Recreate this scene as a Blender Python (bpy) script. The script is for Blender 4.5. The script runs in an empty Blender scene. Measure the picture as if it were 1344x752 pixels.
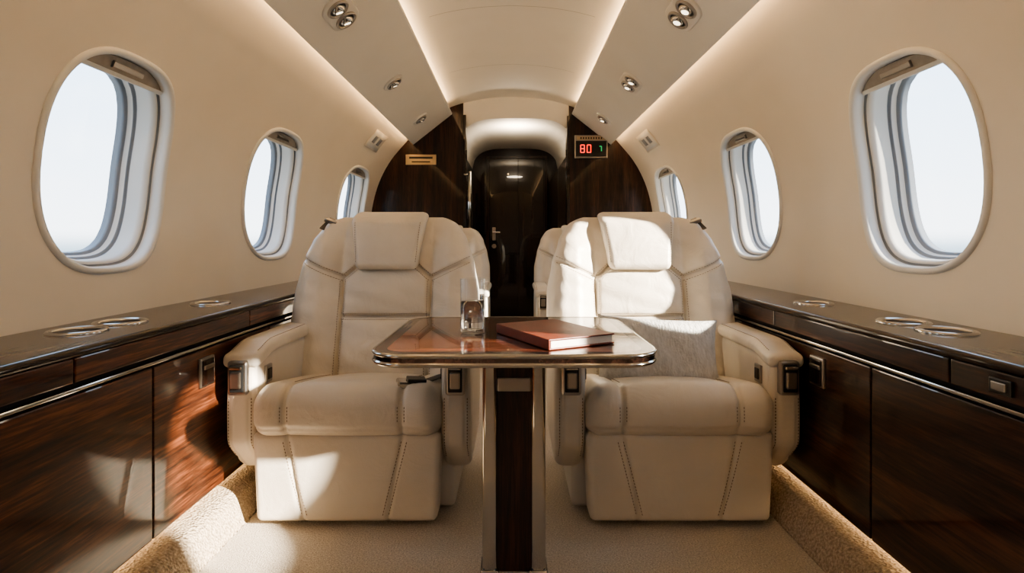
import bpy, bmesh, math, random
from mathutils import Vector, Matrix
from mathutils.geometry import delaunay_2d_cdt
from mathutils.bvhtree import BVHTree
random.seed(7)
SC = bpy.context.scene
COL = SC.collection
pi = math.pi
try:
    SC.view_settings.look = 'AgX - Medium High Contrast'
    SC.view_settings.exposure = .16
except Exception as ex_: print(ex_)

# ------------------------------------------------------------------ materials
def newmat(name):
    m = bpy.data.materials.new(name); m.use_nodes = True
    nt = m.node_tree
    return m, nt, nt.nodes['Principled BSDF']

def simple(name, col, rough=.5, metal=0, coat=0, emit=None, es=0, spec=None):
    m, nt, b = newmat(name)
    b.inputs['Base Color'].default_value = (*col, 1)
    b.inputs['Roughness'].default_value = rough
    b.inputs['Metallic'].default_value = metal
    b.inputs['Coat Weight'].default_value = coat
    if spec is not None: b.inputs['Specular IOR Level'].default_value = spec
    if emit:
        b.inputs['Emission Color'].default_value = (*emit, 1)
        b.inputs['Emission Strength'].default_value = es
    return m

def noisy(name, c1, c2, scale, rough, bump=0.1, bscale=None, dist=.002, big=None, stretch=None, kind='noise', coat=0):
    m, nt, b = newmat(name)
    N = nt.nodes; L = nt.links
    tc = N.new('ShaderNodeTexCoord'); mp = N.new('ShaderNodeMapping')
    L.new(tc.outputs['Object'], mp.inputs[0])
    if stretch: mp.inputs['Scale'].default_value = stretch
    n = N.new('ShaderNodeTexNoise'); n.inputs['Scale'].default_value = scale; n.inputs['Detail'].default_value = 4
    L.new(mp.outputs[0], n.inputs['Vector'])
    r = N.new('ShaderNodeValToRGB'); r.color_ramp.elements[0].color = (*c1, 1); r.color_ramp.elements[1].color = (*c2, 1)
    r.color_ramp.elements[0].position = .3; r.color_ramp.elements[1].position = .7
    L.new(n.outputs['Fac'], r.inputs[0]); L.new(r.outputs[0], b.inputs['Base Color'])
    b.inputs['Roughness'].default_value = rough
    b.inputs['Coat Weight'].default_value = coat
    if kind == 'voronoi':
        t = N.new('ShaderNodeTexVoronoi'); out = t.outputs['Distance']
    else:
        t = N.new('ShaderNodeTexNoise'); out = t.outputs['Fac']; t.inputs['Detail'].default_value = 3
    t.inputs['Scale'].default_value = bscale or scale
    L.new(mp.outputs[0], t.inputs['Vector'])
    bp = N.new('ShaderNodeBump'); bp.inputs['Strength'].default_value = bump; bp.inputs['Distance'].default_value = dist
    L.new(out, bp.inputs['Height'])
    last = bp
    if big:
        t2 = N.new('ShaderNodeTexNoise'); t2.inputs['Scale'].default_value = big[0]; t2.inputs['Detail'].default_value = 3
        t2.inputs['Distortion'].default_value = 1.2
        L.new(mp.outputs[0], t2.inputs['Vector'])
        bp2 = N.new('ShaderNodeBump'); bp2.inputs['Strength'].default_value = big[1]; bp2.inputs['Distance'].default_value = .012
        L.new(t2.outputs['Fac'], bp2.inputs['Height']); L.new(bp.outputs[0], bp2.inputs['Normal']); last = bp2
    L.new(last.outputs[0], b.inputs['Normal'])
    return m

def wood(name, axis, dark=(.012, .005, .003), mid=(.05, .017, .008), light=(.13, .045, .02), rough=.30, coat=.7, sc=16, spec=.2):
    m, nt, b = newmat(name)
    N = nt.nodes; L = nt.links
    tc = N.new('ShaderNodeTexCoord'); mp = N.new('ShaderNodeMapping')
    L.new(tc.outputs['Object'], mp.inputs[0])
    s = [1, 1, 1]; s[axis] = .06
    mp.inputs['Scale'].default_value = s
    n = N.new('ShaderNodeTexNoise'); n.inputs['Scale'].default_value = sc; n.inputs['Detail'].default_value = 10
    n.inputs['Roughness'].default_value = .72; n.inputs['Distortion'].default_value = .5
    L.new(mp.outputs[0], n.inputs['Vector'])
    n2 = N.new('ShaderNodeTexNoise'); n2.inputs['Scale'].default_value = 170; n2.inputs['Detail'].default_value = 3
    L.new(mp.outputs[0], n2.inputs['Vector'])
    n3 = N.new('ShaderNodeTexNoise'); n3.inputs['Scale'].default_value = sc * 2.6; n3.inputs['Detail'].default_value = 2; n3.inputs['Distortion'].default_value = 1.5
    L.new(mp.outputs[0], n3.inputs['Vector'])
    mx = N.new('ShaderNodeMath'); mx.operation = 'MULTIPLY_ADD'; mx.inputs[1].default_value = .35
    L.new(n2.outputs['Fac'], mx.inputs[0])
    sb = N.new('ShaderNodeMath'); sb.operation = 'SUBTRACT'; sb.inputs[1].default_value = .30
    L.new(n.outputs['Fac'], sb.inputs[0])
    ad = N.new('ShaderNodeMath'); ad.operation = 'MULTIPLY_ADD'; ad.inputs[1].default_value = .25
    L.new(n3.outputs['Fac'], ad.inputs[0]); L.new(sb.outputs[0], ad.inputs[2]); L.new(ad.outputs[0], mx.inputs[2])
    r = N.new('ShaderNodeValToRGB'); e = r.color_ramp.elements
    e[0].position = .36; e[0].color = (*dark, 1); e[1].position = .68; e[1].color = (*light, 1)
    x = e.new(.51); x.color = (*mid, 1)
    L.new(mx.outputs[0], r.inputs[0]); L.new(r.outputs[0], b.inputs['Base Color'])
    b.inputs['Roughness'].default_value = rough; b.inputs['Specular IOR Level'].default_value = spec
    b.inputs['Coat Weight'].default_value = coat; b.inputs['Coat Roughness'].default_value = .012
    return m

M_wall = noisy('wall_cream_panel', (.71, .645, .55), (.74, .675, .58), 3, .5, .03, 220, .001)
M_ceil = noisy('ceiling_cream_panel', (.78, .74, .67), (.81, .77, .70), 3, .6, .02, 220, .001)
M_leather = noisy('cream_leather', (.69, .62, .52), (.76, .69, .59), 5, .36, .3, 420, .0012, big=(8, .6), kind='voronoi')
M_leather2 = noisy('cream_leather_smooth', (.69, .62, .52), (.75, .68, .58), 5, .40, .25, 420, .0012, big=(11, .22), kind='voronoi')
M_stitch = simple('stitch_thread', (.26, .19, .13), .8)
M_carpet = noisy('beige_carpet', (.46, .39, .30), (.82, .73, .61), 200, .95, 1.0, 220, .007)
M_carpet2 = noisy('woven_sill_carpet', (.34, .26, .17), (.66, .54, .40), 130, .95, 1.0, 120, .008, kind='voronoi')
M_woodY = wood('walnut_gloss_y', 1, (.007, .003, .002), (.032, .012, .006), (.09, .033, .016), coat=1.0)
M_woodYsun = wood('walnut_gloss_sunlit', 1, (.013, .0045, .003), (.062, .019, .008), (.20, .066, .028), coat=1.0)  # cabinet walnut reddened and lightened, sunlight painted into the colour
M_woodX = wood('rosewood_table', 0, (.010, .0035, .002), (.060, .016, .007), (.19, .055, .022), coat=1.0, spec=.05)
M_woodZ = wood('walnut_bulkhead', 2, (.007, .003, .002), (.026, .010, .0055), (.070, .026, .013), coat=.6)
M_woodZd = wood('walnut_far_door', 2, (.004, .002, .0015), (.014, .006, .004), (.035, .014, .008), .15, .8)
M_dark = wood('ebony_gloss', 1, (.005, .003, .002), (.012, .006, .004), (.024, .011, .007), coat=.8, spec=.05)
M_chrome = simple('polished_chrome', (.54, .525, .50), .10, 1)
M_nickel = simple('satin_nickel', (.42, .39, .36), .28, 1)
M_darkmetal = simple('dark_metal', (.06, .055, .05), .35, .8)
M_black = simple('black_plastic', (.012, .012, .012), .35)
M_gap = simple('shadow_gap', (.01, .007, .005), .9)
M_gask = simple('window_gasket_grey', (.22, .24, .27), .45)
M_reveal = simple('window_reveal_plastic', (.70, .685, .65), .42)
M_shade = noisy('window_shade_fabric', (.30, .27, .23), (.36, .32, .28), 30, .7, .1, 300, .001)
M_led = simple('led_warm', (1, .85, .6), .5, emit=(1, .68, .37), es=16)
M_led2 = simple('led_floor_warm', (1, .85, .6), .5, emit=(1, .68, .38), es=8)
M_lens = simple('lamp_lens', (1, .95, .85), .3, emit=(1, .85, .62), es=2.5)
M_brass = simple('brass_plaque', (.62, .50, .33), .3, 1)
M_red = simple('display_red', (.6, .02, .02), .5, emit=(1, .05, .03), es=2)
M_green = simple('display_green', (.02, .4, .1), .5, emit=(.05, .8, .25), es=.5)
M_paper = noisy('paper_pages', (.75, .72, .66), (.85, .82, .76), 400, .8, .2, 500, .001, stretch=(.1, .1, 6))
M_book = noisy('red_brown_leather_cover', (.13, .024, .010), (.20, .040, .018), 14, .42, .3, 300, .001, kind='voronoi')
M_pillow = noisy('woven_pillow_cloth', (.48, .47, .45), (.62, .605, .58), 60, .9, 1.0, 120, .006, stretch=(1, 1, .45))
M_belt = simple('belt_webbing', (.12, .10, .085), .8)
def thin_glass(name, tint, edge, rough, base, k):
    m = bpy.data.materials.new(name); m.use_nodes = True
    nt = m.node_tree; nt.nodes.clear(); N = nt.nodes; L = nt.links
    o = N.new('ShaderNodeOutputMaterial'); mx = N.new('ShaderNodeMixShader')
    t = N.new('ShaderNodeBsdfTransparent'); g = N.new('ShaderNodeBsdfGlossy'); g.inputs['Roughness'].default_value = rough
    t.inputs[0].default_value = (*tint, 1); mx.inputs[0].default_value = base
    if edge:
        lw = N.new('ShaderNodeLayerWeight'); lw.inputs[0].default_value = .5
        pw_ = N.new('ShaderNodeMath'); pw_.operation = 'POWER'; pw_.inputs[1].default_value = 4.0
        L.new(lw.outputs['Facing'], pw_.inputs[0])
        mc = N.new('ShaderNodeMixRGB'); mc.inputs[1].default_value = (*tint, 1); mc.inputs[2].default_value = (*edge, 1)
        L.new(pw_.outputs[0], mc.inputs[0]); L.new(mc.outputs[0], t.inputs[0])
        ma_ = N.new('ShaderNodeMath'); ma_.operation = 'MULTIPLY_ADD'; ma_.inputs[1].default_value = k; ma_.inputs[2].default_value = base
        L.new(pw_.outputs[0], ma_.inputs[0]); L.new(ma_.outputs[0], mx.inputs[0])
    L.new(t.outputs[0], mx.inputs[1]); L.new(g.outputs[0], mx.inputs[2]); L.new(mx.outputs[0], o.inputs[0])
    return m
M_pane = thin_glass('window_pane_acrylic', (.97, .98, .99), None, .05, .04, 0)
M_glass = thin_glass('drinking_glass_clear', (.98, .985, .99), (.55, .58, .60), .02, .05, .55)
M_water, nt_, b_ = newmat('water')
b_.inputs['Base Color'].default_value = (.99, 1, 1, 1); b_.inputs['Transmission Weight'].default_value = 1
b_.inputs['Roughness'].default_value = 0; b_.inputs['IOR'].default_value = 1.33

# ------------------------------------------------------------------ helpers
def link(ob, parent=None):
    COL.objects.link(ob)
    if parent: ob.parent = parent
    return ob
def empty(name, loc=(0, 0, 0), rz=0):
    e = bpy.data.objects.new(name, None); e.empty_display_size = .05; e.location = loc; e.rotation_euler = (0, 0, rz)
    COL.objects.link(e); return e
def mesh(name, vs, fs, mats, parent=None, smooth=True, fm=None, loc=(0, 0, 0), rot=(0, 0, 0)):
    me = bpy.data.meshes.new(name); me.from_pydata([tuple(v) for v in vs], [], fs)
    if not isinstance(mats, (list, tuple)): mats = [mats]
    for m in mats: me.materials.append(m)
    if fm: me.polygons.foreach_set('material_index', fm)
    me.polygons.foreach_set('use_smooth', [smooth] * len(me.polygons))
    me.update()
    ob = bpy.data.objects.new(name, me); ob.location = loc; ob.rotation_euler = rot
    return link(ob, parent)
def box(name, c, s, mat, parent=None, bev=.003, rot=(0, 0, 0), seg=2):
    bm = bmesh.new(); bmesh.ops.create_cube(bm, size=1)
    bmesh.ops.scale(bm, vec=s, verts=bm.verts)
    if bev: bmesh.ops.bevel(bm, geom=bm.edges[:], offset=min(bev, min(s) * .45), segments=seg, affect='EDGES', profile=.6)
    me = bpy.data.meshes.new(name); bm.to_mesh(me); bm.free(); me.materials.append(mat)
    ob = bpy.data.objects.new(name, me); ob.location = c; ob.rotation_euler = rot
    return link(ob, parent)
def cyl(name, c, r, h, mat, parent=None, rot=(0, 0, 0), seg=32, bev=.002):
    bm = bmesh.new(); bmesh.ops.create_cone(bm, cap_ends=True, segments=seg, radius1=r, radius2=r, depth=h)
    ed = [e for e in bm.edges if abs(e.verts[0].co.z - e.verts[1].co.z) < 1e-6]
    if bev: bmesh.ops.bevel(bm, geom=ed, offset=bev, segments=2, affect='EDGES')
    me = bpy.data.meshes.new(name); bm.to_mesh(me); bm.free(); me.materials.append(mat)
    for p in me.polygons: p.use_smooth = len(p.vertices) == 4
    ob = bpy.data.objects.new(name, me); ob.location = c; ob.rotation_euler = rot
    return link(ob, parent)
def prism(name, pts, y0, y1, mat, parent=None, smooth=False, closed=True, caps=True):
    n = len(pts)
    vs = [(p[0], y0, p[1]) for p in pts] + [(p[0], y1, p[1]) for p in pts]
    fs = [(i, (i + 1) % n, n + (i + 1) % n, n + i) for i in range(n if closed else n - 1)]
    if closed and caps: fs += [tuple(range(n)), tuple(range(n, 2 * n))[::-1]]
    return mesh(name, vs, fs, mat, parent, smooth)
def loft(name, loops, mats, fm, parent=None, smooth=True, cap0=False, cap1=False, loc=(0, 0, 0), rot=(0, 0, 0), capm=(0, 0)):
    vs = []; fs = []; mi = []
    n = len(loops[0])
    for l in loops: vs += [tuple(p) for p in l]
    for k in range(len(loops) - 1):
        for i in range(n):
            j = (i + 1) % n
            fs.append((k * n + i, k * n + j, (k + 1) * n + j, (k + 1) * n + i)); mi.append(fm[k] if fm else 0)
    if cap0: fs.append(tuple(range(n))[::-1]); mi.append(capm[0])
    if cap1: fs.append(tuple(range((len(loops) - 1) * n, len(loops) * n))); mi.append(capm[1])
    return mesh(name, vs, fs, mats, parent, smooth, mi, loc, rot)
def lathe(name, prof, mat, parent=None, loc=(0, 0, 0), rot=(0, 0, 0), n=48, cap0=True, cap1=True):
    loops = [[(r * math.cos(2 * pi * i / n), r * math.sin(2 * pi * i / n), z) for i in range(n)] for r, z in prof]
    return loft(name, loops, [mat], None, parent, True, cap0, cap1, loc, rot)
def axis_coords(h, r, m, k):
    inner = h - r
    a = [inner + r * math.tan(pi / 4 * i / k) for i in range(k, 0, -1)]
    mid = [-inner + 2 * inner * i / m for i in range(m + 1)]
    return [-x for x in a] + mid + a[::-1]
def rbox(name, size, r, segs=(8, 8, 8), k=4, deform=None, mat=None, parent=None, loc=(0, 0, 0), rot=(0, 0, 0)):
    h = [s / 2 for s in size]
    ax = [axis_coords(h[i], r, segs[i], k) for i in range(3)]
    n = [len(a) for a in ax]
    idx = {}; vs = []; fs = []
    def V(i, j, l):
        key = (i, j, l)
        if key in idx: return idx[key]
        c = Vector((ax[0][i], ax[1][j], ax[2][l]))
        q = Vector([max(-(h[t] - r), min(h[t] - r, c[t])) for t in range(3)])
        v = c - q; nn = v.normalized() if v.length > 1e-9 else Vector((0, 0, 1))
        p = q + nn * r
        if deform: p = Vector(deform(p, nn))
        idx[key] = len(vs); vs.append(p); return idx[key]
    for i in (0, n[0] - 1):
        for j in range(n[1] - 1):
            for l in range(n[2] - 1):
                f = (V(i, j, l), V(i, j + 1, l), V(i, j + 1, l + 1), V(i, j, l + 1)); fs.append(f if i else f[::-1])
    for j in (0, n[1] - 1):
        for i in range(n[0] - 1):
            for l in range(n[2] - 1):
                f = (V(i, j, l), V(i + 1, j, l), V(i + 1, j, l + 1), V(i, j, l + 1)); fs.append(f[::-1] if j else f)
    for l in (0, n[2] - 1):
        for i in range(n[0] - 1):
            for j in range(n[1] - 1):
                f = (V(i, j, l), V(i + 1, j, l), V(i + 1, j + 1, l), V(i, j + 1, l)); fs.append(f if l else f[::-1])
    return mesh(name, vs, fs, mat, parent, True, None, loc, rot)
def sd(px, pz, s):
    ax_, az_, bx, bz = s
    dx, dz = bx - ax_, bz - az_
    t = max(0, min(1, ((px - ax_) * dx + (pz - az_) * dz) / (dx * dx + dz * dz + 1e-12)))
    return math.hypot(px - ax_ - t * dx, pz - az_ - t * dz)
def groove(px, pz, segs, depth, sig):
    d = min(sd(px, pz, s) for s in segs)
    return depth * math.exp(-(d / sig) ** 2)
def sstep(a, b, x):
    t = max(0, min(1, (x - a) / (b - a))); return t * t * (3 - 2 * t)
def lerp_tab(tab, z):
    if z <= tab[0][0]: return tab[0][1]
    for (a, va), (b, vb) in zip(tab, tab[1:]):
        if z <= b:
            t = (z - a) / (b - a); t = t * t * (3 - 2 * t) * .5 + t * .5
            return va + (vb - va) * t
    return tab[-1][1]

# ------------------------------------------------------------------ shell profile
ctrl = [(1.36, .70), (1.385, .9), (1.395, 1.1), (1.375, 1.32), (1.31, 1.56), (1.195, 1.78), (1.02, 1.99)]
def catmull(pts, n=12):
    P = [(2 * pts[0][0] - pts[1][0], 2 * pts[0][1] - pts[1][1])] + pts + [(2 * pts[-1][0] - pts[-2][0], 2 * pts[-1][1] - pts[-2][1])]
    out = []
    for i in range(1, len(P) - 2):
        for k in range(n):
            t = k / n
            out.append(tuple(.5 * ((2 * P[i][c]) + (-P[i - 1][c] + P[i + 1][c]) * t + (2 * P[i - 1][c] - 5 * P[i][c] + 4 * P[i + 1][c] - P[i + 2][c]) * t * t
                                   + (-P[i - 1][c] + 3 * P[i][c] - 3 * P[i + 1][c] + P[i + 2][c]) * t ** 3) for c in (0, 1)))
    out.append(pts[-1]); return out
PR = catmull(ctrl)
AL = [0]
for a, b in zip(PR, PR[1:]): AL.append(AL[-1] + math.dist(a, b))
SMAX = AL[-1]
def prof(s):
    s_ = max(0, min(SMAX, s))
    for i in range(len(AL) - 1):
        if s_ <= AL[i + 1] + 1e-9:
            t = (s_ - AL[i]) / (AL[i + 1] - AL[i]); a, b = PR[i], PR[i + 1]
            i0 = max(0, i - 1); i1 = min(len(PR) - 1, i + 2)
            tx, tz = PR[i1][0] - PR[i0][0], PR[i1][1] - PR[i0][1]
            L_ = math.hypot(tx, tz)
            return (a[0] + (b[0] - a[0]) * t, a[1] + (b[1] - a[1]) * t), (tz / L_, -tx / L_)
def s_of_z(z):
    for i in range(len(PR) - 1):
        if PR[i][1] <= z <= PR[i + 1][1]:
            return AL[i] + (AL[i + 1] - AL[i]) * (z - PR[i][1]) / (PR[i + 1][1] - PR[i][1])
def W(side, y, s, d=0):
    (x, z), (nx, nz) = prof(s)
    return (side * (x + nx * d), y, z + nz * d)
def sup(a, b, n, N=64, ex=2.6):
    out = []
    for i in range(N):
        t = 2 * pi * i / N; c, s = math.cos(t), math.sin(t)
        out.append((a * math.copysign(abs(c) ** (2 / ex), c), b * math.copysign(abs(s) ** (2 / ex), s)))
    return out
EX = 2.85
NW = 80
S0, S1 = s_of_z(.905), s_of_z(1.612)
SCN, SB = (S0 + S1) / 2, (S1 - S0) / 2
WINS = [(-.75, .285), (.58, .285), (1.890, .280), (3.17, .330), (4.72, .37)]
Y0, Y1 = -1.6, 5.4

def sheet(holes, u0, u1, v0, v1, du, dv, inside, near):
    pts = []; edges = []
    nu = int((u1 - u0) / du); nv = int((v1 - v0) / dv)
    for i in range(nu + 1):
        for j in range(nv + 1):
            u = u0 + (u1 - u0) * i / nu; v = v0 + (v1 - v0) * j / nv
            if not near(u, v): pts.append(Vector((u, v)))
    for lp in holes:
        b = len(pts); pts += [Vector(p) for p in lp]
        edges += [(b + i, b + (i + 1) % len(lp)) for i in range(len(lp))]
    vo, eo, fo, *_ = delaunay_2d_cdt(pts, edges, [], 0, 1e-5)
    fs = []
    for f in fo:
        cu = sum(vo[i][0] for i in f) / len(f); cv = sum(vo[i][1] for i in f) / len(f)
        if not inside(cu, cv): fs.append(tuple(f))
    return vo, fs

for side, nm in ((-1, 'left'), (1, 'right')):
    holes = [[(yc + p[0], SCN + p[1]) for p in sup(a, SB, 0, NW, EX)] for yc, a in WINS]
    def ins(u, v, f=1.0):
        return any(abs((u - yc) / (a * f)) ** EX + abs((v - SCN) / (SB * f)) ** EX < 1 for yc, a in WINS)
    vo, fs = sheet(holes, Y0, Y1, 0, SMAX, .07, .05, lambda u, v: ins(u, v, .995), lambda u, v: ins(u, v, 1.07))
    mesh('wall_' + nm, [W(side, v[0], v[1]) for v in vo], fs, M_wall)

# windows
wi = 0
for side in (-1, 1):
    for yc, a in WINS:
        wi += 1
        e = empty('window_%d' % wi)
        st = [(-.022, .0, 0), (-.021, -.006, 0), (-.014, -.011, 0), (-.004, -.010, 0), (.002, -.001, 0), (.005, .012, 0), (.007, .034, 0), (.010, .038, 1), (.015, .039, 1), (.018, .036, 0), (.024, .038, 0),  # first narrow grey step paints in the shadow band of the reveal
              (.032, .060, 0), (.036, .104, 0), (.038, .107, 1), (.044, .109, 1), (.046, .112, 1), (.049, .124, 0), (.052, .127, 0), (.053, .129, 1), (.061, .131, 1), (.063, .142, 1), (.066, .158, 1)]
        loops = [[W(side, yc + p[0], SCN + p[1], d) for p in sup(a - ee, SB - ee, 0, NW, EX)] for ee, d, _ in st]
        loft('frame_reveal', loops, [M_reveal, M_gask, M_wall], [q[2] for q in st[1:]], e)
        lp = loops[-1]
        rings = [lp] + [[W(side, yc + p[0], SCN + p[1], .157) for p in sup((a - .065) * q, (SB - .065) * q, 0, NW, EX)] for q in (.66, .33, .02)]
        loft('pane', rings, [M_pane], None, e, True, False, True)
        b2, a2 = SB - .008, a - .008
        vs = []; fs2 = []; nr, nc = 8, 24
        v0 = b2 * .83
        for r_ in range(nr + 1):
            v = v0 + (b2 * .995 - v0) * r_ / nr
            hw = a2 * (max(0, 1 - abs(v / b2) ** EX)) ** (1 / EX)
            for c_ in range(nc + 1):
                vs.append(W(side, yc + hw * (-1 + 2 * c_ / nc), SCN + v, .028))
        for r_ in range(nr):
            for c_ in range(nc):
                q = r_ * (nc + 1) + c_; fs2.append((q, q + 1, q + nc + 2, q + nc + 1))
        ob = mesh('shade', vs, fs2, M_shade, e)
        sm = ob.modifiers.new('s', 'SOLIDIFY'); sm.thickness = .012; sm.offset = 0
        hw = a2 * (1 - .83 ** EX) ** (1 / EX) * .985
        def tube(n_, y0_, y1_, sv, d_, w_, t_, mt):
            vs_ = []
            for yy in (y0_, y1_):
                for (ds, dd) in ((-w_, -t_), (w_, -t_), (w_, t_), (-w_, t_)): vs_.append(W(side, yy, sv + ds, d_ + dd))
            o_ = mesh(n_, vs_, [(0, 1, 5, 4), (1, 2, 6, 5), (2, 3, 7, 6), (3, 0, 4, 7), (0, 1, 2, 3), (4, 5, 6, 7)], mt, e, False)
            bv = o_.modifiers.new('b', 'BEVEL'); bv.width = .003; bv.segments = 2
        tube('shade_rail', yc - hw, yc + hw, SCN + v0, .026, .008, .009, M_reveal)
        tube('shade_pull', yc - .075, yc + .075, SCN + v0 + .030, .020, .009, .004, M_nickel)
        ld = bpy.data.lights.new('window_portal', 'AREA'); ld.shape = 'RECTANGLE'; ld.size = 2 * a; ld.size_y = 2 * SB
        ld.cycles.is_portal = True
        lo = bpy.data.objects.new('window_portal', ld); link(lo, e)
        (px, pz), (nx, nz) = prof(SCN)
        lo.location = Vector(W(side, yc, SCN, .17))
        lo.rotation_euler = Vector((-side * nx, 0, -nz)).to_track_quat('-Z', 'Z').to_euler()

# ------------------------------------------------------------------ ceiling
cc = [(1.02, 1.99), (.90, 2.105), (.76, 2.215), (.62, 2.30), (.42, 2.365), (.21, 2.40), (0, 2.412)]
cpts = catmull(cc, 5)
full = cpts + [(-x, z) for x, z in cpts[::-1][1:]]
prism('ceiling', full, Y0, Y1 + .03, M_ceil, None, True, False)
for side, nm in ((-1, 'left'), (1, 'right')):
    e = empty('ceiling_panel_' + nm)
    prism('panel', [(side * x, z) for x, z in [(.972, 1.938), (.975, 1.945), (.968, 1.965), (.60, 2.255), (.590, 2.250), (.592, 2.236), (.60, 2.231)]], Y0, Y1, M_ceil, e)
    prism('led_strip_outer', [(side * x, z) for x, z in [(.955, 1.985), (.962, 1.992), (.945, 2.006), (.938, 1.999)]], Y0, Y1 - .05, M_led, e)
    prism('led_strip_inner', [(side * x, z) for x, z in [(.612, 2.256), (.622, 2.249), (.632, 2.262), (.622, 2.270)]], Y0, Y1 - .25, M_led, e)
def ceil_z(x):
    x = abs(x)
    for (a, za), (b, zb) in zip(cpts, cpts[1:]):
        if b <= x <= a: return za + (zb - za) * (a - x) / (a - b)
    return 2.412
e = empty('trim_1')
M_seam = simple('seam', (.38, .35, .31), .8)
for yy in (2.35, 3.3, 4.4):
    xs = [-.5 + i * .05 for i in range(21)]
    vs = []
    for x in xs: vs += [(x, yy - .002, ceil_z(x) - .0015), (x, yy + .002, ceil_z(x) - .0015)]
    mesh('ceiling_seam', vs, [(2 * i, 2 * i + 1, 2 * i + 3, 2 * i + 2) for i in range(20)], M_seam, e)

# reading lights
def reading_light(side, D, offs):
    t_ = .456
    X = .975 - .375 * t_; Z = 1.945 + .29 * t_ - .012
    e = empty('reading_light', (side * X, D, Z))
    nrm = Vector((-side * .612, 0, -.791))
    q = nrm.to_track_quat('Z', 'Y')
    e.rotation_mode = 'QUATERNION'; e.rotation_quaternion = q
    n = len(offs)
    L2 = (n - 1) * .060
    ly = q.inverted() @ Vector((0, 1, 0)); ang = math.atan2(ly.y, ly.x)
    def stad(r, z, ex=0):
        out = []
        for i in range(48):
            a_ = 2 * pi * i / 48; cx = math.cos(a_) * r; cy = math.sin(a_) * r
            cx += L2 * (1 if math.cos(a_) >= 0 else -1)
            out.append((cx * math.cos(ang) - cy * math.sin(ang), cx * math.sin(ang) + cy * math.cos(ang), z))
        return out
    loft('bezel_plate', [stad(.078, -.004), stad(.076, .005), stad(.070, .007), stad(.02, .007)], [M_ceil], None, e, True, False, True)
    for o_ in offs:
        p = Vector((o_ * math.cos(ang), o_ * math.sin(ang), .007))
        lathe('bezel', [(.056, 0), (.056, .006), (.052, .010), (.046, .010), (.043, .006), (.042, .001)], M_nickel, e, p, n=32, cap0=False, cap1=False)
        lathe('bowl', [(.043, .002), (.034, .0015), (.030, .001)], M_black, e, p, n=32, cap0=False, cap1=True)
        lathe('eyeball', [(.034, 0), (.032, .010), (.025, .018), (.020, .021), (.018, .018)], M_chrome, e, p, (.25, .15, 0), n=32, cap0=False, cap1=False)
        lathe('lens', [(.018, .0175), (.010, .019), (.001, .0195)], M_lens, e, p, (.25, .15, 0), n=24, cap0=False, cap1=True)
for side in (-1, 1):
    reading_light(side, 2.58, (-.062, .062))
    reading_light(side, 3.72, (0,) if side < 0 else (-.06, .06))
    reading_light(side, 4.82, (0,))

# placards on walls
for side in (-1, 1):
    e = empty('seat_placard')
    s_ = s_of_z(1.84)
    def patch(n_, y0_, y1_, a_, b_, d_, m_):
        vs = []
        for i in range(5):
            for j in range(2):
                vs.append(W(side, y0_ + (y1_ - y0_) * j, s_ + a_ + (b_ - a_) * i / 4, d_))
        o_ = mesh(n_, vs, [(2 * i, 2 * i + 1, 2 * i + 3, 2 * i + 2) for i in range(4)], m_, e)
        sm = o_.modifiers.new('s', 'SOLIDIFY'); sm.thickness = .004; sm.offset = 0
    patch('plate', 4.45, 4.83, -.085, .085, -.004, M_wall)
    patch('rim', 4.47, 4.81, -.07, .07, -.007, M_reveal)
    patch('icon_a', 4.53, 4.61, -.03, .035, -.0085, M_gask)
    patch('icon_b', 4.67, 4.75, -.03, .035, -.0085, M_gask)

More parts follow.
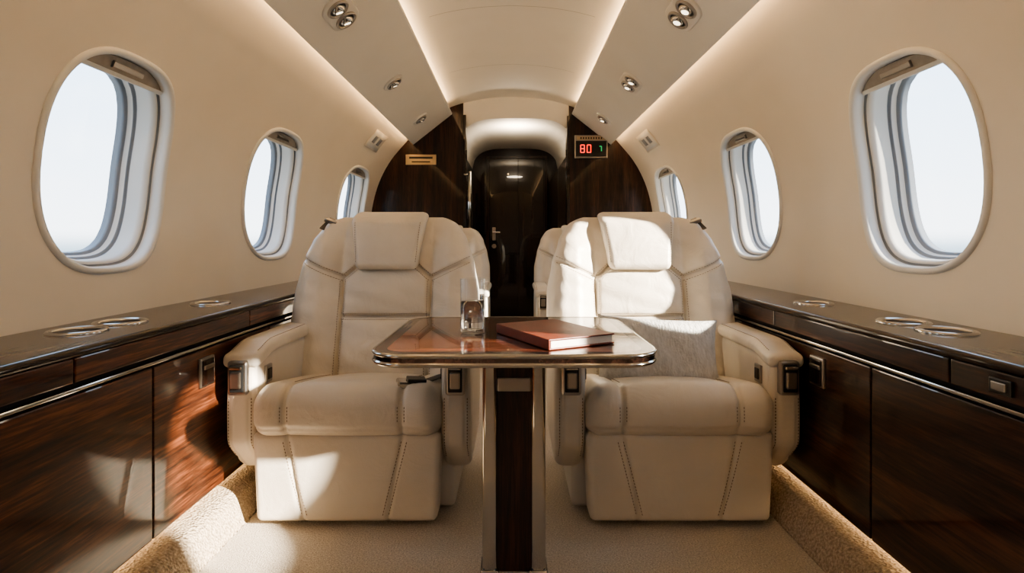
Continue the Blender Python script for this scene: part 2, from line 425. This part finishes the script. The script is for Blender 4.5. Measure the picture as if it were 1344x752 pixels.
# ------------------------------------------------------------------ floor, sills, side cabinets
mesh('floor', [(-.96, Y0, 0), (.96, Y0, 0), (.96, 7.3, 0), (-.96, 7.3, 0)], [(0, 1, 2, 3)], M_carpet, None, False)
CUPS = [1.547, 1.717, 2.229, 3.35, 4.0, .45]
for side, nm in ((-1, 'left'), (1, 'right')):
    sp = catmull([(1.12, .106), (1.03, .106), (.985, .090), (.960, .045), (.940, -.002)], 5)
    prism('baseboard_' + nm, [(side * x, z) for x, z in sp] + [(side * 1.12, -.002)], Y0, Y1, M_carpet2, None, True)
    e = empty('side_cabinet')
    prism('carcass', [(side * 1.10, .10), (side * 1.10, .135), (side * 1.058, .135), (side * 1.058, .63), (side * 1.052, .64), (side * 1.052, .722), (side * 1.38, .722), (side * 1.38, .10)], Y0, Y1, M_gap, e)
    prism('toe_led_strip', [(side * x, z) for x, z in [(1.085, .134), (1.085, .128), (1.070, .128), (1.070, .134)]], Y0, Y1, M_led2, e)
    MD = M_woodYsun if side < 0 else M_woodY  # same wood on both sides; left takes the painted sunlit tint
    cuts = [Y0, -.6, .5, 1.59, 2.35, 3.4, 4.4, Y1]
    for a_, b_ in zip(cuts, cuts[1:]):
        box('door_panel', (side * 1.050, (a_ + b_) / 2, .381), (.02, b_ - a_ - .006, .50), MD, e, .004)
    cuts = [Y0, .4, 1.3, 2.17, 3.2, 4.3, Y1]
    for a_, b_ in zip(cuts, cuts[1:]):
        box('upper_rail', (side * 1.048, (a_ + b_) / 2, .690), (.022, b_ - a_ - .004, .060), MD, e, .004)
    box('metal_strip', (side * 1.040, (Y0 + Y1) / 2, .6455), (.022, Y1 - Y0, .010), M_chrome, e, .003)
    cups = [(side * 1.225, yy) for yy in CUPS]
    R = .066
    hl = [[(cx + R * math.cos(2 * pi * i / 40), cy + R * math.sin(2 * pi * i / 40)) for i in range(40)] for cx, cy in cups]
    xa, xb = sorted((side * 1.045, side * 1.385))
    vo, fs = sheet(hl, xa, xb, Y0, Y1, .08, .1, lambda u, v: any(math.hypot(u - a, v - b) < R * .99 for a, b in cups),
                   lambda u, v: any(math.hypot(u - a, v - b) < R * 1.1 for a, b in cups))
    mesh('ledge_top', [(v[0], v[1], .742) for v in vo], fs, M_dark, e, False)
    prism('ledge_nose', [(side * x, z) for x, z in [(1.050, .7425), (1.040, .7415), (1.034, .736), (1.033, .728), (1.036, .722), (1.06, .720)]], Y0, Y1, M_dark, e, True, False)
    for cx, cy in cups:
        lathe('cup_holder_ring', [(R + .008, .742), (R + .008, .746), (R + .003, .749), (R - .004, .748), (R - .007, .742)], M_chrome, e, (cx, cy, 0), n=40, cap0=False, cap1=False)
        lathe('cup_holder_bowl', [(R - .007, .742), (R - .007, .70), (R - .014, .685), (.002, .683)], M_nickel, e, (cx, cy, 0), n=40, cap0=False, cap1=True)
    for yy in (1.86, 2.9, .95):
        box('latch_plate', (side * 1.036, yy, .555), (.012, .085, .10), M_nickel, e, .008)
        box('latch_recess', (side * 1.031, yy, .555), (.008, .070, .084), M_woodZd, e, .006)
        box('latch_bar', (side * 1.026, yy, .572), (.008, .060, .014), M_nickel, e, .004)
    box('rail_latch', (side * 1.034, 1.16 if side > 0 else .9, .690), (.008, .055, .034), M_darkmetal, e, .004)
    box('rail_latch_core', (side * 1.029, 1.16 if side > 0 else .9, .690), (.006, .035, .018), M_nickel, e, .002)

pw = [(x, z) for x, z in PR if z > .74]
poly = [(1.05, 0), (1.38, .3), (1.38, .74)] + pw + cpts[1:]
poly = poly + [(-x, z) for x, z in poly[::-1][1:]]
prism('wall_aft', poly, Y0 - .05, Y0 + .001, M_wall)

# ------------------------------------------------------------------ bulkhead
outer = [(1.39, .0), (1.39, .7)] + pw + cpts[1:]
def clip(xmin):
    o_ = [p for p in outer if p[0] > xmin + .01]
    zt = ceil_z(xmin)
    return [(xmin, 0)] + o_ + [(xmin, zt)]
LX, RX = .48, .56
prism('wall_forward_left', [(-x, z) for x, z in clip(LX)], Y1, Y1 + .09, M_woodZ)
prism('wall_forward_right', clip(RX), Y1, Y1 + .09, M_woodZ)
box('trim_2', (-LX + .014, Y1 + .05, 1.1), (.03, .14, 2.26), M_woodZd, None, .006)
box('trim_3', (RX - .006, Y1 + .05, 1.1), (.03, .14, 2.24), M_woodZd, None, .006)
AC, AH, SPR, TOP = .04, .56, 1.93, 2.20
def arch(x):
    t_ = max(-1, min(1, (x - AC) / AH)); return SPR + (TOP - SPR) * math.sqrt(max(0, 1 - t_ ** 4))
xs = [-LX + (RX + LX) * i / 40 for i in range(41)]
vs = []; fs = []
for x in xs: vs += [(x, Y1 + .01, arch(x)), (x, Y1 + .01, ceil_z(x) + .03), (x, Y1 + .10, arch(x)), (x, Y1 + .10, ceil_z(x) + .03)]
for i in range(40):
    a_ = 4 * i; fs += [(a_, a_ + 4, a_ + 5, a_ + 1), (a_, a_ + 2, a_ + 6, a_ + 4), (a_ + 2, a_ + 3, a_ + 7, a_ + 6), (a_ + 1, a_ + 5, a_ + 7, a_ + 3)]
mesh('wall_forward_header', vs, fs, M_ceil, None, False)
YF = 7.2
xs = [AC - AH + 2 * AH * i / 40 for i in range(41)]
vs = []; fs = []
for x in xs: vs += [(x, Y1 + .05, arch(x)), (x, YF, arch(x))]
for i in range(40): fs.append((2 * i, 2 * i + 2, 2 * i + 3, 2 * i + 1))
mesh('ceiling_vestibule', vs, fs, M_ceil)
for nm, x in (('left', AC - AH), ('right', AC + AH)):
    mesh('wall_vestibule_' + nm, [(x, Y1 + .05, 0), (x, YF, 0), (x, YF, 1.935), (x, Y1 + .05, 1.935)], [(0, 1, 2, 3)], M_woodZ, None, False)
pa = [(x, arch(x) + .002) for x in xs]
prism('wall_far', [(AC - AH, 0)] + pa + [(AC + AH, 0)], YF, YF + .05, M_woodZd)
d = empty('door_1')
dx0, dx1, dz = -.30, .42, 2.07
box('frame_left', (dx0 - .02, YF - .015, dz / 2), (.04, .03, dz), M_woodZ, d)
box('frame_right', (dx1 + .02, YF - .015, dz / 2), (.04, .03, dz), M_woodZ, d)
box('frame_top', ((dx0 + dx1) / 2, YF - .015, dz + .012), (dx1 - dx0 + .08, .03, .03), M_woodZ, d)
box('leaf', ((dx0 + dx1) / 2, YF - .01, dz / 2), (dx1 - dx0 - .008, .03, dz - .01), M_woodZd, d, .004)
box('leaf_seam', (.08, YF - .027, dz / 2), (.006, .004, dz - .02), M_gap, d, 0)
box('handle_plate', (-.235, YF - .03, 1.08), (.045, .012, .17), M_nickel, d, .005)
box('handle_lever', (-.205, YF - .055, 1.10), (.11, .018, .02), M_chrome, d, .006)
cyl('lock', (-.235, YF - .03, .92), .03, .02, M_nickel, d, (pi / 2, 0, 0))
cyl('viewer', (-.05, YF - .03, 1.86), .012, .02, M_brass, d, (pi / 2, 0, 0))
g = empty('galley_control_panel')
for z_, h_ in ((1.62, .10), (1.42, .14), (1.18, .12)):
    box('module', (AC - AH + .012, 6.35, z_), (.02, .22, h_), M_black, g, .004)
    box('module_trim', (AC - AH + .024, 6.35, z_ - h_ * .25), (.006, .15, .018), M_nickel, g, .002)
h = empty('grab_rail', (-LX + .065, Y1 - .04, 0))
cyl('bar', (0, 0, 1.36), .018, .62, M_chrome, h)
for z_ in (1.08, 1.64):
    cyl('bracket', (-.03, .02, z_), .010, .07, M_chrome, h, (0, pi / 2, .6))
p = empty('nameplate', (-.895, Y1 - .006, 1.79))
box('plate', (0, 0, 0), (.30, .010, .10), M_brass, p, .003)
box('line_1', (0, -.006, .018), (.23, .004, .020), M_darkmetal, p, .001)
box('line_2', (0, -.006, -.022), (.18, .004, .012), M_darkmetal, p, .001)
p = empty('information_display', (.775, Y1 - .015, 1.915))
box('housing', (0, 0, 0), (.325, .03, .225), M_nickel, p, .006)
box('screen', (0, -.014, -.022), (.30, .008, .155), M_black, p, .003)
box('label', (0, -.016, .082), (.28, .004, .034), M_brass, p, .001)
for i in range(9): box('label_letter', (-.10 + i * .025, -.019, .082), (.014, .002, .018), M_darkmetal, p, 0)
def seg7(x, z, w, hh, segs, m):
    t_ = .009
    pos = {'a': (0, hh, w, t_), 'g': (0, 0, w, t_), 'd': (0, -hh, w, t_), 'f': (-w / 2, hh / 2, t_, hh), 'b': (w / 2, hh / 2, t_, hh), 'e': (-w / 2, -hh / 2, t_, hh), 'c': (w / 2, -hh / 2, t_, hh)}
    for s_ in segs:
        a_ = pos[s_]; box('digit_segment', (x + a_[0], -.020, z + a_[1]), (a_[2], .004, a_[3]), m, p, 0)
seg7(-.085, -.022, .036, .036, 'abcdefg', M_red); seg7(-.022, -.022, .036, .036, 'abcdef', M_red)
seg7(.09, -.022, .020, .024, 'abc', M_green)

# ------------------------------------------------------------------ seats
def stitches(name, ob, polys, direction, parent, step=.011, ln=.0065, w=.0016):
    me = ob.data
    bvh = BVHTree.FromPolygons([v.co.copy() for v in me.vertices], [tuple(p.vertices) for p in me.polygons])
    vs = []; fs = []
    D = Vector(direction).normalized()
    for poly in polys:
        for a_, b_ in zip(poly, poly[1:]):
            a_, b_ = Vector(a_), Vector(b_); L_ = (b_ - a_).length; n = int(L_ / step)
            for i in range(n):
                m1 = a_ + (b_ - a_) * (i * step / L_); m2 = a_ + (b_ - a_) * ((i * step + ln) / L_)
                h1, n1, *_ = bvh.ray_cast(m1 - D * .6, D); h2, n2, *_ = bvh.ray_cast(m2 - D * .6, D)
                if not h1 or not h2 or (h1 - h2).length > .02: continue
                t_ = (h2 - h1).normalized(); sd_ = t_.cross(n1).normalized() * w
                up = n1 * .0012
                k = len(vs)
                vs += [h1 + sd_ - up, h1 - sd_ - up, h2 - sd_ - up, h2 + sd_ - up, h1 + sd_ * .6 + up, h1 - sd_ * .6 + up, h2 - sd_ * .6 + up, h2 + sd_ * .6 + up]
                fs += [(k + 4, k + 5, k + 6, k + 7), (k, k + 1, k + 5, k + 4), (k + 1, k + 2, k + 6, k + 5), (k + 2, k + 3, k + 7, k + 6), (k + 3, k, k + 4, k + 7)]
    return mesh(name, vs, fs, M_stitch, parent, False)

BY, LEAN = .56, .22
def build_seat(name):
    E = empty(name)
    LS = [(-.208, .34, -.142, -.01), (.200, .34, .136, -.01)]
    def dl(p, n):
        z = p.z + .175
        p = p.copy()
        p.x *= .955 + .045 * (z / .3)
        if n.y < -.3:
            p.y += groove(p.x, z, LS, .009, .007)
            p.y -= .010 * (1 - (p.x / .33) ** 2) * math.sin(pi * max(0, min(1, z / .33)))
        p.z = z; p.y += .055
        return p
    ob = rbox('footrest_panel', (.655, .11, .31), .022, (90, 6, 24), 4, dl, M_leather2, E)
    pol = []
    for s_ in LS:
        for o_ in (-.010, .010): pol.append([(s_[0] + o_, 0, .30), (s_[2] + o_, 0, .04)])
    stitches('footrest_stitching', ob, pol, (0, 1, 0), E)
    def db(p, n):
        x, y, z = p
        x -= math.copysign(.003 * math.exp(-((y + .13) / .004) ** 2), x) if abs(n.x) > .7 else 0
        return (x, y + .40, z + .155)
    rbox('seat_base', (.73, .54, .29), .02, (4, 60, 4), 4, db, M_leather2, E)
    box('plinth', (0, .36, .012), (.54, .50, .024), M_darkmetal, E, .004)
    GX = [-.205, .195]
    def dc(p, n):
        x, y, z = p
        g_ = sum(math.exp(-((x - gx) / .008) ** 2) for gx in GX) * .014
        puff = .016 * (1 - (x / .34) ** 4)
        mid = .010 * math.cos(min(1, abs(x) / .2) * pi / 2) if abs(x) < .2 else .010 * math.sin(pi * min(1, (abs(x) - .2) / .13))
        nx, ny, nz = n
        up = max(0, nz); fr = max(0, -ny)
        z += up * (puff + mid - g_)
        y -= fr * (.016 * math.cos(z / .16 * pi * .8) + mid - g_)
        if fr > .2: y += .006 * math.exp(-((z + .045) / .006) ** 2)
        t_ = (y + .29) / .58
        z += .398 - .10 * max(0, t_) ** 1.2
        y += .275
        return (x, y, z)
    ob = rbox('seat_cushion', (.66, .58, .168), .058, (90, 24, 14), 7, dc, M_leather, E)
    pol = []
    for gx in GX:
        for o_ in (-.012, .012): pol.append([(gx + o_, .10, .4), (gx + o_, .50, .4)])
    stitches('cushion_stitching', ob, pol, (0, 0, -1), E)
    pol = []
    for gx in GX:
        for o_ in (-.012, .012): pol.append([(gx + o_, 0, .43), (gx + o_, 0, .37)])
    stitches('cushion_front_stitching', ob, pol, (0, 1, 0), E)
    for sx in (-1, 1):
        def da(p, n, sx=sx):
            x, y, z = p
            if n.y < -.2: y -= .012 * math.cos(z / .22 * 1.2)
            z += .38
            if y < -.1: y += .10 * sstep(.30, .16, z) * sstep(-.1, -.3, y)
            if abs(n.x) > .5: x += math.copysign(.004, n.x) * (1 - ((z - .38) / .22) ** 2) - math.copysign(groove(y, z, [(-.235, .17, -.235, .56), (-.235, .21, .3, .21)], .005, .005), n.x)
            if n.y < -.5: y += 0.004 * math.exp(-((abs(x) - .032) / .004) ** 2)
            return (x + sx * .378, y + .295, z)
        ob = rbox('arm_panel', (.100, .54, .43), .034, (24, 40, 26), 6, da, M_leather2, E)
        stitches('arm_stitching', ob, [[(sx * .378 + o_, -.1, .22), (sx * .378 + o_, -.1, .46)] for o_ in (-.040, .040)], (0, 1, 0), E)
        def dp(p, n, sx=sx):
            x, y, z = p
            z += .602 + .006 * math.cos(x / .07 * 1.2) - .030 * sstep(-.12, -.27, y)
            return (x + sx * .378, y + .295, z)
        ob = rbox('arm_pad', (.128, .56, .052), .022, (14, 30, 4), 6, dp, M_leather, E)
        stitches('arm_pad_stitching', ob, [[(sx * .378 + o_, .06, .6), (sx * .378 + o_, .52, .6)] for o_ in (-.045, .045)], (0, 0, -1), E)
        xh = sx * .378
        box('recline_plate', (xh, .012, .520), (.070, .03, .120), M_nickel, E, .014, (.0, 0, 0), 3)
        box('recline_recess', (xh, -.001, .520), (.050, .012, .096), M_black, E, .008)
        box('recline_lever', (xh, -.009, .515), (.036, .014, .058), M_nickel, E, .006)
        box('recline_bar', (xh, -.012, .558), (.044, .010, .010), M_chrome, E, .004)
        xi = sx * (.378 - .056)
        box('control_plate', (xi, .12, .510), (.010, .050, .066), M_nickel, E, .004)
        box('control_button', (xi - sx * .006, .12, .510), (.006, .030, .040), M_darkmetal, E, .003)
    WT = [(0, .325), (.12, .39), (.30, .425), (.42, .422), (.55, .397), (.66, .362), (.74, .320), (.79, .27)]
    ZB = .335; HB = .775
    SEG = [(-.200, .30, -.200, .825), (.200, .30, .200, .825), (-.200, .825, -.13, .885), (.200, .825, .13, .885),
           (-.13, .885, .13, .885), (-.20, .655, .20, .655), (-.20, .825, -.42, .93), (.20, .825, .42, .93)]
    def dbk(p, n):
        x, y, z = p
        v = z + HB / 2
        zz = v + ZB
        w = lerp_tab(WT, v)
        x = x / .40 * w
        ax_ = abs(x)
        if n.y < .2:
            f = sstep(.2, -.5, n.y)
            wing = .066 * sstep(.19, .30, ax_) * (1 - .75 * sstep(.93, 1.07, zz))
            wing -= .020 * sstep(.34, .42, ax_)
            pf = 0
            if ax_ < .2:
                cx = math.cos(ax_ / .2 * pi / 2) ** .6
                if zz < .655: pf = .034 * cx * math.sin(pi * max(0, min(1, (zz - .36) / .295))) ** .6
                elif zz < .885: pf = .030 * cx * math.sin(pi * (zz - .655) / .23) ** .6
                pf += .004
            wr = .003 * math.sin(60 * zz + 14 * x) * math.sin(9 * x + 20 * zz)
            y -= f * (wing + pf + wr - groove(x, zz, SEG, .024, .009))
        y += BY + LEAN * (v / HB)
        return (x, y, zz)
    ob = rbox('backrest', (.80, .15, HB), .070, (90, 4, 84), 8, dbk, M_leather, E)
    pol = []
    for (a_, b_, c_, d_) in SEG:
        L_ = math.hypot(c_ - a_, d_ - b_); nx_, nz_ = -(d_ - b_) / L_ * .013, (c_ - a_) / L_ * .013
        for q in (-1, 1): pol.append([(a_ + nx_ * q, .6, b_ + nz_ * q), (c_ + nx_ * q, .6, d_ + nz_ * q)])
    stitches('backrest_stitching', ob, pol, (0, 1, 0), E)
    def dsh(p, n):
        x, y, z = p; v = z + .35; w = lerp_tab(WT, v + .03) * .93
        return (x / .37 * w, y + BY + .09 + LEAN * (v / HB), v + ZB + .03)
    rbox('back_shell', (.74, .10, .70), .045, (12, 3, 30), 5, dsh, M_leather2, E)
    def dh(p, n):
        x, y, z = p
        t_ = (z + .135) / .27
        x *= .82 + .20 * sstep(0, 1, t_)
        f = max(0, -n.y)
        y -= f * (.016 * math.cos(min(1, abs(x) / .18) * pi / 2) * math.sin(pi * max(.05, min(1, t_))))
        if n.y < -.2: y += groove(x, z, [(-.2, .098, .2, .098)], .006, .006)
        r_ = sstep(.06, .135, z)
        y += .06 * r_ * r_
        y += BY - .085 + LEAN * (.65 + z) / HB
        return (x, y, z + 1.000)
    ob = rbox('headrest', (.345, .095, .27), .032, (26, 4, 24), 6, dh, M_leather, E)
    stitches('headrest_stitching', ob, [[(x_, .5, .90), (x_ * 1.12, .5, 1.09)] for x_ in (-.135, .135)], (0, 1, 0), E)
    box('belt_guide', (-.285, BY + .15, 1.088), (.06, .03, .018), M_nickel, E, .005, (.3, .35, 0))
    box('belt_guide_strap', (-.305, BY + .165, 1.075), (.035, .10, .006), M_belt, E, .002, (.6, .4, 0))
    return E
seat = build_seat('leather_armchair')
def dup(src, loc, flip=False):
    e = bpy.data.objects.new(src.name, None); e.empty_display_size = .05; COL.objects.link(e)
    for c in src.children:
        n = bpy.data.objects.new(c.name, c.data); n.location = c.location; n.rotation_euler = c.rotation_euler
        if flip and c.name.startswith('belt_guide'):
            n.location.x *= -1; n.rotation_euler.y *= -1
        COL.objects.link(n); n.parent = e
    e.location = loc; return e
FR = 1.90
seat.location = (-.575, FR, 0)
dup(seat, (.585, FR, 0), True)
dup(seat, (-.62, FR + 2.35, 0))
dup(seat, (.62, FR + 2.35, 0), True)

b = empty('seat_belt', (-.575 + .215, FR + .065, .480))
box('buckle', (0, 0, .006), (.105, .070, .026), M_chrome, b, .008, (0, .1, .3))
box('buckle_cover', (.018, -.004, .021), (.066, .060, .014), M_black, b, .004, (0, .1, .3))
vs = []
path = [(-.02, -.0, .002), (.04, .03, .006), (.075, .10, .004), (.090, .20, -.01), (.092, .30, -.04)]
for i, q in enumerate(path):
    vs += [(q[0] - .012, q[1] + .018, q[2]), (q[0] + .012, q[1] - .018, q[2])]
o_ = mesh('strap', vs, [(2 * i, 2 * i + 1, 2 * i + 3, 2 * i + 2) for i in range(4)], M_belt, b)
o_.modifiers.new('s', 'SUBSURF').levels = 2; sm = o_.modifiers.new('t', 'SOLIDIFY'); sm.thickness = .003

# ------------------------------------------------------------------ throw pillow
vs = []; fs = []; n = 40
PWD, PHT, PT = .245, .145, .070
def pil(u, v, sg):
    x = u * PWD * (1 - .07 * (1 - v * v) * abs(u) ** 3); z = v * PHT * (1 - .10 * (1 - u * u) * abs(v) ** 3)
    t_ = PT * ((1 - u ** 4) * (1 - v ** 4)) ** .55
    wr = .004 * math.sin(9 * u + 4 * v) * (1 - u * u) * (1 - v * v)
    return (x, sg * t_ + wr, z)
for sg in (-1, 1):
    b0 = len(vs)
    for i in range(n + 1):
        for j in range(n + 1): vs.append(pil(-1 + 2 * i / n, -1 + 2 * j / n, sg))
    for i in range(n):
        for j in range(n):
            q = b0 + i * (n + 1) + j; f = (q, q + n + 1, q + n + 2, q + 1); fs.append(f if sg < 0 else f[::-1])
P = mesh('throw_pillow', vs, fs, M_pillow, None, True, None, (.590, FR + .315, .548), (-.40, .05, -.05))
bm = bmesh.new(); bm.from_mesh(P.data); bmesh.ops.remove_doubles(bm, verts=bm.verts, dist=.0005); bm.to_mesh(P.data); bm.free()

# ------------------------------------------------------------------ table
T = empty('folding_table', (.006, 1.705, 0))
def rr(w, d_, r, z, n=10):
    out = []
    for cx, cy, a0 in ((w / 2 - r, d_ / 2 - r, 0), (-w / 2 + r, d_ / 2 - r, pi / 2), (-w / 2 + r, -d_ / 2 + r, pi), (w / 2 - r, -d_ / 2 + r, 1.5 * pi)):
        for i in range(n + 1):
            a_ = a0 + pi / 2 * i / n; out.append((cx + r * math.cos(a_), cy + r * math.sin(a_), z))
    return out
TW, TD, TZ = .755, .68, .715
L_ = [(.70, .62, .07, TZ - .036), (TW - .02, TD - .02, .088, TZ - .036), (TW - .008, TD - .008, .093, TZ - .034), (TW - .002, TD - .002, .095, TZ - .029), (TW - .004, TD - .004, .094, TZ - .025),
      (TW - .010, TD - .010, .092, TZ - .023), (TW - .010, TD - .010, .092, TZ - .012), (TW - .004, TD - .004, .094, TZ - .010), (TW, TD, .095, TZ - .006), (TW - .006, TD - .006, .094, TZ - .001),
      (TW - .014, TD - .014, .090, TZ), (TW - .016, TD - .016, .089, TZ - .001), (TW - .080, TD - .080, .055, TZ - .001), (TW - .082, TD - .082, .054, TZ - .001)]
loft('table_top', [rr(*q) for q in L_], [M_dark, M_chrome, M_woodX, M_nickel], [0, 1, 1, 1, 1, 0, 1, 1, 1, 1, 1, 0, 0], T, False, True, True, capm=(0, 2))
me = T.children[0].data
for p_ in me.polygons:
    if p_.material_index == 1: p_.use_smooth = True
for sx in (-1, 1):
    rbox('post', (.044, .075, .675), .012, (2, 2, 2), 4, None, M_chrome, T, (sx * .073, -.03, .340))
    rbox('foot', (.056, .084, .014), .006, (2, 2, 2), 3, None, M_chrome, T, (sx * .073, -.03, .007))
box('centre_panel', (0, -.03, .33), (.104, .045, .655), M_woodZ, T, .002)
box('crossbar', (0, -.052, .565), (.100, .012, .040), M_nickel, T, .003)
box('under_bracket', (0, 0, .668), (.34, .30, .022), M_darkmetal, T, .004)

G = empty('water_glass', (-.121, 1.685, TZ))
lathe('glass', [(.0335, .0005), (.0365, .003), (.0375, .012), (.0385, .165), (.0378, .1665), (.0370, .165), (.0360, .016), (.0340, .0135), (.001, .0125)], M_glass, G, n=64)
lathe('water', [(.001, .0135), (.0338, .0140), (.0355, .0170), (.0362, .098), (.001, .098)], M_water, G, n=64)

def notebook(name, loc, rz, w, l, t_, mc, mp_):
    e = empty(name, loc, rz)
    box('cover_bottom', (0, 0, .002), (w, l, .004), mc, e, .0015)
    box('pages', (.003, 0, t_ / 2), (w - .012, l - .014, t_ - .006), mp_, e, .001)
    box('cover_top', (0, 0, t_ - .002), (w, l, .004), mc, e, .0018)
    box('spine', (-w / 2 + .001, 0, t_ / 2), (.006, l, t_), mc, e, .0028)
    return e
nb = notebook('leather_journal', (.118, 1.60, TZ + .0003), .48, .21, .31, .028, M_book, M_paper)

# ------------------------------------------------------------------ lights
wd = bpy.data.worlds.new('sky'); SC.world = wd; wd.use_nodes = True
nt = wd.node_tree; N = nt.nodes; L = nt.links
bg = N['Background']
tc = N.new('ShaderNodeTexCoord'); sp = N.new('ShaderNodeSeparateXYZ'); L.new(tc.outputs['Generated'], sp.inputs[0])
nz = N.new('ShaderNodeTexNoise'); nz.inputs['Scale'].default_value = 4; nz.inputs['Detail'].default_value = 5
mpn = N.new('ShaderNodeMapping'); mpn.inputs['Scale'].default_value = (1, 1, 4)
L.new(tc.outputs['Generated'], mpn.inputs[0]); L.new(mpn.outputs[0], nz.inputs['Vector'])
r = N.new('ShaderNodeValToRGB'); el = r.color_ramp.elements
el[0].position = .0; el[0].color = (.34, .36, .36, 1)
el[1].position = 1.0; el[1].color = (.42, .66, 1.0, 1)
for pz, c in ((.46, (.28, .33, .35)), (.494, (.32, .42, .49)), (.506, (.90, .95, 1.0)), (.62, (.64, .81, 1.0))):
    x = el.new(pz); x.color = (*c, 1)
ma = N.new('ShaderNodeMath'); ma.operation = 'MULTIPLY_ADD'; ma.inputs[1].default_value = .5; ma.inputs[2].default_value = .5
L.new(sp.outputs[2], ma.inputs[0]); L.new(ma.outputs[0], r.inputs[0])
mixc = N.new('ShaderNodeMixRGB'); mixc.inputs[2].default_value = (1, 1, 1, 1)
rr2 = N.new('ShaderNodeMapRange'); rr2.inputs[1].default_value = .5; rr2.inputs[2].default_value = .75; rr2.inputs[4].default_value = .35
L.new(nz.outputs['Fac'], rr2.inputs[0]); L.new(rr2.outputs[0], mixc.inputs[0]); L.new(r.outputs[0], mixc.inputs[1])
L.new(mixc.outputs[0], bg.inputs[0]); bg.inputs[1].default_value = 3.5

sl = bpy.data.lights.new('sun', 'SUN'); sl.energy = 30; sl.angle = math.radians(1.2); sl.color = (1, .90, .75)
so = bpy.data.objects.new('sun', sl); COL.objects.link(so)
az, elv = math.radians(27), math.radians(21)
so.rotation_euler = Vector((-math.cos(elv) * math.cos(az), math.cos(elv) * math.sin(az), -math.sin(elv))).to_track_quat('-Z', 'Y').to_euler()
pl = bpy.data.lights.new('vestibule_lamp', 'AREA'); pl.shape = 'DISK'; pl.size = .25; pl.energy = 8; pl.color = (1, .82, .6)
po = bpy.data.objects.new('vestibule_lamp', pl); po.location = (.04, 5.75, 1.99); po.rotation_euler = (pi * .92, 0, 0); COL.objects.link(po)

# ------------------------------------------------------------------ camera
cd = bpy.data.cameras.new('camera'); cam = bpy.data.objects.new('camera', cd); COL.objects.link(cam)
cd.sensor_width = 36; cd.lens = 720 / 1344 * 36; cd.shift_y = -61 / 1344; cd.clip_start = .02
cam.location = (0, 0, 1.0); cam.rotation_euler = (pi / 2, 0, 0)
SC.camera = cam
